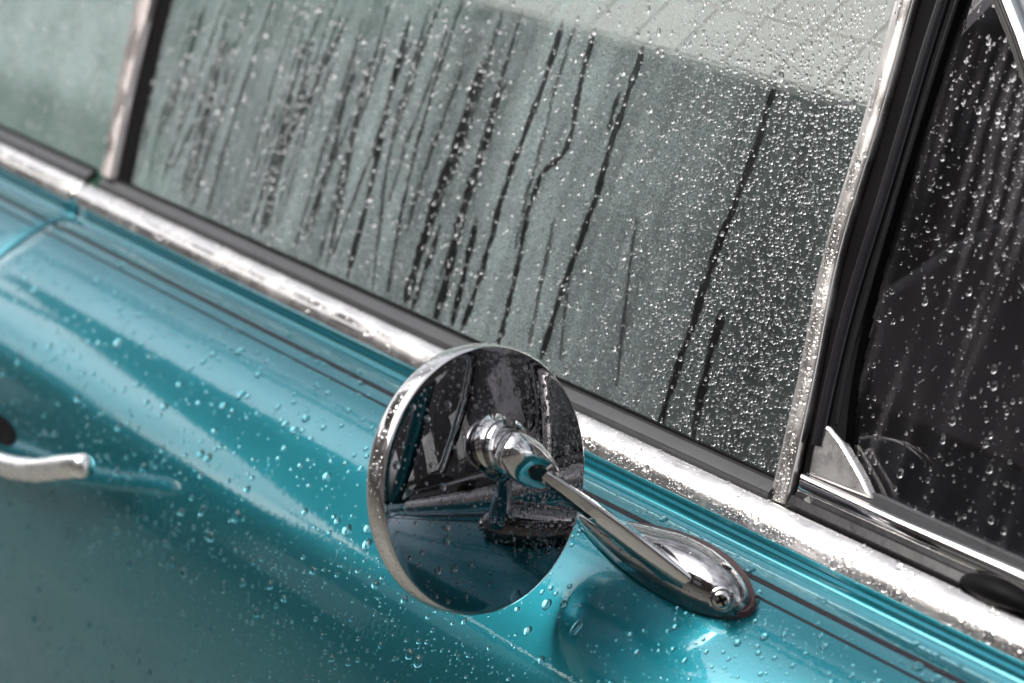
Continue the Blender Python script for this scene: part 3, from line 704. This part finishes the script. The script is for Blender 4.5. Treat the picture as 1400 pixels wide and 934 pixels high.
# ---- beads
def cap(rings, segs, hgt, closed):
    """unit drop: footprint radius 1, domed along +z, fuller towards -y (downhill)"""
    V = []; F = []
    for i in range(rings):
        a = (math.pi / 2) * i / rings
        r = math.cos(a) ** .8; z = hgt * math.sin(a)
        for k in range(segs):
            b = 2 * math.pi * k / segs; V.append((r * math.cos(b), r * math.sin(b) - .12 * hgt * math.sin(a), z))
    V.append((0, -.12 * hgt, hgt)); top = len(V) - 1
    for i in range(rings - 1):
        for k in range(segs):
            a, b = i * segs + k, i * segs + (k + 1) % segs; F.append((a, b, b + segs, a + segs))
    for k in range(segs): F.append(((rings - 1) * segs + k, (rings - 1) * segs + (k + 1) % segs, top))
    if closed: F.append(tuple(range(segs))[::-1])
    return np.array(V), F
def bead_mesh(name, Pn, N, D, R, E, H, tmpl, label, cat='water beads'):
    """many drops in one mesh: positions, normals, downhill dirs, radius, elongation, height factor"""
    TV, TF = tmpl; n = len(Pn); B = np.cross(N, D)
    V = (Pn[:, None, :] + (B * (R * 1.0)[:, None])[:, None, :] * TV[None, :, 0:1] - (D * (R * E)[:, None])[:, None, :] * TV[None, :, 1:2]
         + (N * (R * H)[:, None])[:, None, :] * TV[None, :, 2:3]).reshape(-1, 3)
    sizes = np.array([len(f) for f in TF]); flat = np.concatenate([np.array(f) for f in TF]); m = len(TV)
    LI = (flat[None] + (np.arange(n) * m)[:, None]).ravel(); PS = np.tile(sizes, n)
    me = bpy.data.meshes.new(name); me.vertices.add(len(V)); me.vertices.foreach_set('co', V.ravel())
    me.loops.add(len(LI)); me.loops.foreach_set('vertex_index', LI.astype(np.int32))
    me.polygons.add(len(PS)); me.polygons.foreach_set('loop_start', np.r_[0, np.cumsum(PS)[:-1]].astype(np.int32))
    me.update(calc_edges=True); me.shade_smooth()
    if any(len(f) > 4 for f in TF): me.set_sharp_from_angle(angle=math.radians(62))
    me.materials.append(WATER)
    o = link(bpy.data.objects.new(name, me)); return tag(o, label, cat, kind='stuff')
def pack(A, R, gap=.92):
    """keep points (2-D, metres) whose drops do not run into larger ones"""
    order = np.argsort(-R); cs = R.max() * 2.05; grid = {}; keep = []
    for i in order:
        x, y = A[i]; r = R[i]; gx_, gy_ = int(x // cs), int(y // cs); ok = True
        for a in (gx_ - 1, gx_, gx_ + 1):
            for b in (gy_ - 1, gy_, gy_ + 1):
                for (u, v, w) in grid.get((a, b), ()):
                    if (u - x) ** 2 + (v - y) ** 2 < ((w + r) * gap) ** 2: ok = False; break
                if not ok: break
            if not ok: break
        if ok: grid.setdefault((gx_, gy_), []).append((x, y, r)); keep.append(i)
    return np.array(keep, int)
FINE_C, FINE_O = cap(2, 7, .8, True), cap(2, 7, .8, False)
MED_C, MED_O = cap(4, 12, .8, True), cap(4, 12, .8, False)
BIG_C, BIG_O = cap(7, 20, .8, True), cap(7, 20, .8, False)
def one_mesh(nm, T):
    me = bpy.data.meshes.new(nm); me.from_pydata([tuple(v) for v in T[0]], [], T[1]); me.shade_smooth()
    if any(len(f) > 4 for f in T[1]): me.set_sharp_from_angle(angle=math.radians(62))
    me.materials.append(WATER); return me
DROP_C, DROP_O = one_mesh('water_drop', BIG_C), one_mesh('water_drop', BIG_O)
def drop(p, n, d, r, e, h, closed, label, group):
    b = np.cross(n, d); o = bpy.data.objects.new('water_drop', DROP_C if closed else DROP_O)
    M = Matrix.Identity(4)
    for i in range(3): M[i][0] = b[i] * r; M[i][1] = -d[i] * r * e; M[i][2] = n[i] * r * h; M[i][3] = p[i]
    o.matrix_world = M; link(o); return tag(o, label, 'water drop', group)
def inframe(pr, m=12): return (pr[:, 0] > -m) & (pr[:, 0] < 1400 + m) & (pr[:, 1] > -m) & (pr[:, 1] < 934 + m)
ND = -GS

tens = ['', '', 'twenty', 'thirty', 'forty', 'fifty']
unit = ['', 'first', 'second', 'third', 'fourth', 'fifth', 'sixth', 'seventh', 'eighth', 'ninth', 'tenth', 'eleventh', 'twelfth', 'thirteenth', 'fourteenth', 'fifteenth', 'sixteenth', 'seventeenth', 'eighteenth', 'nineteenth']
def ordinal(k):
    if k < 20: return unit[k]
    return tens[k // 10][:-1] + 'ieth' if k % 10 == 0 else tens[k // 10] + '-' + unit[k % 10]
def pick(v, table):
    for lim, nm in table:
        if v < lim: return nm
REG = {'door window': ([(480, 'rear part'), (720, 'middle'), (930, 'front part'), (9999, 'front edge')], [(170, 'upper'), (360, 'central'), (9999, 'lower')]),
       'dark vent window': ([(9999, 'half')], [(300, 'upper'), (9999, 'lower')]),
       'teal paint': ([(300, 'near the door handle'), (530, 'left of the mirror'), (800, 'under the mirror'), (9999, 'below the mirror base')], [(620, 'shoulder'), (780, 'flank'), (9999, 'lower flank')]),
       'chrome belt trim': ([(700, 'behind the mirror'), (1080, 'beneath the glass'), (9999, 'beneath the vent window')], [(9999, 'length')]),
       'chrome window bar': ([(9999, 'face')], [(9999, 'front')]),
       'round mirror': ([(640, 'left'), (9999, 'right')], [(600, 'upper'), (720, 'middle'), (9999, 'lower')])}
def drop_labels(P3, where):
    cols, rows = REG[where]; pr = proj(P3); cells = {}
    for i, (a, b, _) in enumerate(pr): cells.setdefault((pick(a, cols), pick(b, rows)), []).append((a, i))
    out = {}
    for (c, r), lst in cells.items():
        for k, (_, i) in enumerate(sorted(lst)):
            if where == 'teal paint': place = f'on the teal {r} {c}'
            elif where == 'chrome belt trim': place = f'on the chrome trim {c}'
            elif where == 'chrome window bar': place = 'on the chrome window bar'
            else: place = f'on the {r} {c} of the {where}'
            out[i] = f'{ordinal(k + 1)} larger water drop from left {place}'
    return out
def emit(P3, N3, D3, R, E, H, nbig, closed, label, group, stuff_label, thr):
    """largest -> single drops, middling and fine -> one mesh each"""
    order = np.argsort(-R); big = order[:nbig]; rest = order[nbig:]
    labs = drop_labels(P3[big], label) if nbig else {}
    for k, i in enumerate(big): drop(P3[i], N3[i], D3[i], R[i], E[i], H[i], closed, labs[k], group)
    med = rest[R[rest] > thr]; fine = rest[R[rest] <= thr]
    for sel, T, lab in ((med, MED_C if closed else MED_O, 'small '), (fine, FINE_C if closed else FINE_O, 'fine ')):
        if len(sel): bead_mesh('rain_beads', P3[sel], N3[sel], D3[sel], R[sel], E[sel], H[sel], T, lab + stuff_label)

# door window
nc = 110000
x = rng.uniform(-.60, .10, nc); s = rng.uniform(.001, .38, nc)
pr = proj(gP(0, 0, 0)[None] + x[:, None] * XA + s[:, None] * GS)
ok = inframe(pr) & in_door(x + .0008, s)
x, s, pr = x[ok], s[ok], pr[ok]; px, py = pr[:, 0], pr[:, 1]
wr2 = sstep(760, 1080, px + (py - 250) * .28)
base_r = .00029 + .00034 * wr2
r = base_r * np.exp(rng.normal(0, .32, len(x)))
big = rng.random(len(x)); r = np.where(big < .016 + .008 * wr2, rng.uniform(.0008, .0014, len(x)), r); r = np.where(big < .0016, rng.uniform(.0014, .0022, len(x)), r)
keepp = (rng.random(len(x)) < (.22 + .40 * wr2)) | (r > .0008)
tcov = track_cover(x, s, grow=1.05); keepp &= (tcov < .35) | (rng.random(len(x)) < .04)
x, s, r, wr2 = x[keepp], s[keepp], r[keepp], wr2[keepp]
k = pack(np.c_[x, s], r, .93); x, s, r = x[k], s[k], r[k]
# strings of beads left inside the tracks
tx, ts, tr_ = [], [], []
for c, w, st in tracks:
    L = np.r_[0, np.cumsum(np.linalg.norm(np.diff(c, axis=0), axis=1))]; t = rng.uniform(0, .006)
    while t < L[-1]:
        for _ in range(3):                               # beads crowding the edges of the track
            sg = rng.choice((-1, 1)); tx.append(np.interp(t, L, c[:, 0]) + sg * (np.interp(t, L, w) * 1.1 + abs(rng.normal(0, .0032)))); ts.append(np.interp(t, L, c[:, 1]) + rng.normal(0, .002)); tr_.append(rng.uniform(.0004, .0010) * rng.uniform(.7, 1.15))
        cx_, cs_ = np.interp(t, L, c[:, 0]), np.interp(t, L, c[:, 1]); ww = np.interp(t, L, w)
        tx.append(cx_ + rng.normal(0, .18) * ww); ts.append(cs_); tr_.append(min(.0014, ww * rng.uniform(.2, .5))); t += rng.uniform(.005, .017)
nt = len(tx); x = np.r_[x, tx]; s = np.r_[s, ts]; r = np.r_[r, tr_]
P3 = G0 + x[:, None] * XA + s[:, None] * GS + GN * .0004; n = len(x)
E_ = rng.uniform(1.0, 1.25, n) + np.clip((r - .0008) / .0012, 0, 1) * .25; E_[-nt:] *= np.where(rng.random(nt) < .3, rng.uniform(1.2, 1.8, nt), 1.0)
emit(P3, np.tile(GN, (n, 1)), np.tile(ND, (n, 1)), r, E_, rng.uniform(.72, 1.0, n), 110, True, 'door window', 'larger water drops on the door window',
     'rain beads covering the door window', .00075)
# running films in the tracks: one thin ribbon of water each
tr_order = sorted(range(len(tracks)), key=lambda i: -(tracks[i][0][-1, 0] + .35 * tracks[i][0][-1, 1]))
for k, i in enumerate(tr_order):
    c, w, st = tracks[i]; path, T = frames([np.r_[q, 0] for q in c]); rings = []
    for q, t, ww in zip(c, T, w):
        nrm = np.array([-t[1], t[0]]); a = q + nrm * ww * .92; b = q - nrm * ww * .92
        rings.append([gP(*a, .00012), gP(*(q * .5 + a * .5), .00022), gP(*(q * .5 + b * .5), .00022), gP(*b, .00012), gP(*b, .0001), gP(*a, .0001)])
    V, F = loft(rings); o = mesh('water_streak', V, F, WATER, None, True, 60)
    tag(o, f'dark track of running water on the door window, {ordinal(k + 1)} from the chrome bar', 'water streak', 'water streaks on the door window')

# vent window
nc = 20000
x = rng.uniform(.02, .30, nc); s = rng.uniform(.006, .36, nc); pv = proj(gP(0, 0, -.0058)[None] + x[:, None] * XA + s[:, None] * GS)
ok = inframe(pv) & (x > np.interp(s, wrx[wo, 1], wrx[wo, 0]) + .003); x, s, pv = x[ok], s[ok], pv[ok]
dv = f_vent(x, s, pv); ok = rng.random(len(x)) < .16 + 4.5 * dv; x, s = x[ok], s[ok]
r = .00042 * np.exp(rng.normal(0, .5, len(x))); r = np.where(rng.random(len(x)) < .06, rng.uniform(.0009, .0017, len(x)), np.minimum(r, .0011))
k = pack(np.c_[x, s], r, 1.0); x, s, r = x[k], s[k], r[k]; n = len(x)
emit(G0 + x[:, None] * XA + s[:, None] * GS - GN * .0056, np.tile(GN, (n, 1)), np.tile(ND, (n, 1)), r, rng.uniform(1.05, 1.5, n), rng.uniform(.75, 1.0, n), 40, True,
     'dark vent window', 'larger water drops on the vent window', 'rain beads scattered on the dark vent window', .0006)

# rear side window
nc = 2600
x = rng.uniform(-.98, -.60, nc); s = rng.uniform(.004, .30, nc); pv = proj(G0 + x[:, None] * XA + s[:, None] * GS)
ok = inframe(pv) & (x < np.interp(s, rll[rlo, 1], rll[rlo, 0]) - .004); x, s = x[ok], s[ok]
r = np.clip(.0006 * np.exp(rng.normal(0, .45, len(x))), .0003, .0018); k = pack(np.c_[x, s], r, 1.1); x, s, r = x[k], s[k], r[k]; n = len(x)
emit(G0 + x[:, None] * XA + s[:, None] * GS + GN * .0004, np.tile(GN, (n, 1)), np.tile(ND, (n, 1)), r, rng.uniform(1, 1.4, n), rng.uniform(.7, 1.0, n), 0, True, '', '', 'rain beads on the rear side window', .0006)

# door paint
nc = 34000
x = rng.uniform(-.62, .19, nc); a = rng.uniform(arc_of_u(.021), ARC[-1] * .62, nc)
P3, N3, D3 = surf(x, a); pr = proj(P3); ok = inframe(pr); x, a, P3, N3, D3, pr = (q[ok] for q in (x, a, P3, N3, D3, pr))
px, py = pr[:, 0], pr[:, 1]
low = sstep(-.05, -.10, P3[:, 2]); rgt = sstep(700, 1000, px)
r = .00044 * np.exp(rng.normal(0, .42, len(x))); q = rng.random(len(x))
r = np.where(q < .08, rng.uniform(.0009, .0016, len(x)), r); r = np.where(q < .014, rng.uniform(.0017, .0027, len(x)), r)
ok = rng.random(len(x)) < np.where(r > .0009, .75, .25 + .5 * low + .75 * rgt)
clump = np.sin(x * 70 + 3 * np.sin(a * 60)) * np.sin(a * 85 + 2 * np.sin(x * 33)); ok &= (clump > -.55) | (rng.random(len(x)) < .3)
x, a, P3, N3, D3, r = (w[ok] for w in (x, a, P3, N3, D3, r))
k = pack(np.c_[x, a], r, 1.25); P3, N3, D3, r = (w[k] for w in (P3, N3, D3, r)); n = len(r)
emit(P3 - N3 * .00003, N3, D3, r, 1 + np.clip(r / .002, 0, 1) * rng.uniform(-.1, .3, n) + np.where(rng.random(n) < .12, rng.uniform(.2, .8, n), 0), rng.uniform(.6, 1.0, n), 110, False, 'teal paint', 'larger water drops on the teal paint',
     'rain beads on the teal door paint', .0008)

# belt trim
seg_t = np.linalg.norm(np.diff(TPROF, axis=0), axis=1); TA = np.r_[0, np.cumsum(seg_t)]
nc = 5500
x = np.where(rng.random(nc) < .8, rng.uniform(-.12, .20, nc), rng.uniform(-.62, .20, nc)); a = rng.uniform(TA[-1] * .18, TA[-1] * .90, nc)
u = np.interp(a, TA, TPROF[:, 0]); z = np.interp(a, TA, TPROF[:, 1])
du = np.interp(a + 2e-4, TA, TPROF[:, 0]) - np.interp(a - 2e-4, TA, TPROF[:, 0]); dz = np.interp(a + 2e-4, TA, TPROF[:, 1]) - np.interp(a - 2e-4, TA, TPROF[:, 1]); kk = np.hypot(du, dz) + 1e-12; du, dz = du / kk, dz / kk
P3 = np.stack([x, -u, z], -1); D3 = np.stack([0 * u, -du, dz], -1); N3 = np.stack([0 * u, dz, du], -1)
ok = inframe(proj(P3)) & (rng.random(nc) < .15 + .85 * sstep(.35, .6, a / TA[-1]))
cl = np.sin(x * 48 + 1.3) * np.sin(x * 131); ok &= (cl > -.25) | (rng.random(nc) < .3)
x, a, P3, D3, N3 = (w[ok] for w in (x, a, P3, D3, N3))
r = .00044 * np.exp(rng.normal(0, .42, len(x))); r = np.where(rng.random(len(x)) < .03, rng.uniform(.0011, .0020, len(x)), np.minimum(r, .0011))
k = pack(np.c_[x, a], r, 1.0); P3, N3, D3, r = (w[k] for w in (P3, N3, D3, r)); n = len(r)
emit(P3 - N3 * .00006, N3, D3, r, rng.uniform(1, 1.25, n), rng.uniform(.6, .9, n), 25, False, 'chrome belt trim', 'larger water drops on the belt trim', 'rain beads on the chrome belt trim', .0007)

# division bar
nc = 1900; t = rng.uniform(0, .92, nc); w = rng.uniform(.12, .88, nc)
Ld, Rd = np.array(dens(bar_l)), np.array(dens(bar_r)); ti = t * (len(Ld) - 1)
lx = np.stack([np.interp(ti, np.arange(len(Ld)), Ld[:, j]) for j in (0, 1)], 1); rx = np.stack([np.interp(ti, np.arange(len(Rd)), Rd[:, j]) for j in (0, 1)], 1)
q = lx * (1 - w[:, None]) + rx * w[:, None]
P3 = G0 + q[:, :1] * XA + q[:, 1:] * GS + GN * (.0038 + .0003 * (1 - np.abs(w - .5) * 2.5).clip(0, 1))[:, None] - GN * .00008
pr = proj(P3); ok = inframe(pr) & (rng.random(nc) < .05 + .75 * sstep(130, 380, pr[:, 1])); q, P3 = q[ok], P3[ok]
r = .00040 * np.exp(rng.normal(0, .45, len(q))); r = np.where(rng.random(len(q)) < .02, rng.uniform(.001, .0016, len(q)), np.minimum(r, .001))
k = pack(q, r, 1.0); P3, r = P3[k], r[k]; n = len(r)
emit(P3, np.tile(GN, (n, 1)), np.tile(ND, (n, 1)), r, rng.uniform(1, 1.3, n), rng.uniform(.6, .85, n), 6, False, 'chrome window bar', 'larger water drops on the window bar', 'rain beads on the chrome window bar', .0007)

# mirror face
nc = 4600; rr = MR * np.sqrt(rng.random(nc)) * .985; th = rng.uniform(0, 2 * math.pi, nc); A = np.c_[rr * np.cos(th), rr * np.sin(th)]   # (mu, mv) plane
hgt = np.sqrt(RS * RS - rr * rr) - RS * math.cos(TH); P3 = MC + A[:, :1] * mu + A[:, 1:] * mv + MN * hgt[:, None]
ctr = MC - MN * RS * math.cos(TH); N3 = P3 - ctr; N3 /= np.linalg.norm(N3, axis=1)[:, None]
pr = proj(P3); ok = rng.random(nc) < np.clip(.12 + .9 * sstep(640, 760, pr[:, 0]) * (1 - sstep(700, 790, pr[:, 1])) + .3 * (1 - sstep(480, 620, pr[:, 1])), 0, 1)
A, P3, N3 = A[ok], P3[ok], N3[ok]
r = .00046 * np.exp(rng.normal(0, .4, len(A))); r = np.where(rng.random(len(A)) < .05, rng.uniform(.0011, .0018, len(A)), np.minimum(r, .0012))
k = pack(A, r, 1.05); P3, N3, r = P3[k], N3[k], r[k]; n = len(r)
D3 = np.tile(np.array([0, 0, -1.0]), (n, 1)); D3 = D3 - N3 * (D3 * N3).sum(1)[:, None]; D3 /= np.linalg.norm(D3, axis=1)[:, None]
emit(P3 - N3 * .00003, N3, D3, r, rng.uniform(1, 1.3, n), rng.uniform(.6, .9, n), 30, False, 'round mirror', 'larger water drops on the mirror head', 'rain beads on the round chrome mirror', .0007)
# mirror rim
nc = 420; th = rng.uniform(0, 2 * math.pi, nc); hh = rng.uniform(-.0085, -.0012, nc)
N3 = np.cos(th)[:, None] * mu + np.sin(th)[:, None] * mv; P3 = MC + N3 * (MR * 1.0225) + MN * hh[:, None]
r = np.minimum(.00042 * np.exp(rng.normal(0, .4, nc)), .0011); k = pack(np.c_[th * MR, hh], r, 1.05)
P3, N3, r = P3[k], N3[k], r[k]; n = len(r); D3 = np.cross(N3, MN)
emit(P3, N3, D3, r, np.ones(n), rng.uniform(.6, .9, n), 0, False, '', '', 'rain beads round the rim of the mirror', .0005)
# mirror base
tri = np.array([[tuple(base.data.vertices[i].co) for i in p.vertices[:3]] + [tuple(p.normal)] for p in base.data.polygons if len(p.vertices) <= 4]); pw = np.linalg.norm(np.cross(tri[:, 1] - tri[:, 0], tri[:, 2] - tri[:, 0]), axis=1); pw /= pw.sum()
ch = rng.choice(len(tri), 700, p=pw); T4 = tri[ch]; uu, vv = rng.random(700), rng.random(700); P3 = T4[:, 0] + (T4[:, 1] - T4[:, 0]) * uu[:, None] + (T4[:, 2] - T4[:, 1]) * (vv * uu)[:, None]
N3 = T4[:, 3]; D3 = np.tile(np.array([0.02, 0, -1.0]), (700, 1)); D3 = D3 - N3 * (D3 * N3).sum(1)[:, None]; D3 /= np.linalg.norm(D3, axis=1)[:, None]
r = np.minimum(.00032 * np.exp(rng.normal(0, .4, 700)), .0009)
emit(P3 - N3 * .0001, N3, D3, r, np.ones(700), rng.uniform(.6, .9, 700), 0, False, '', '', 'rain beads on the chrome mirror base', .0005)
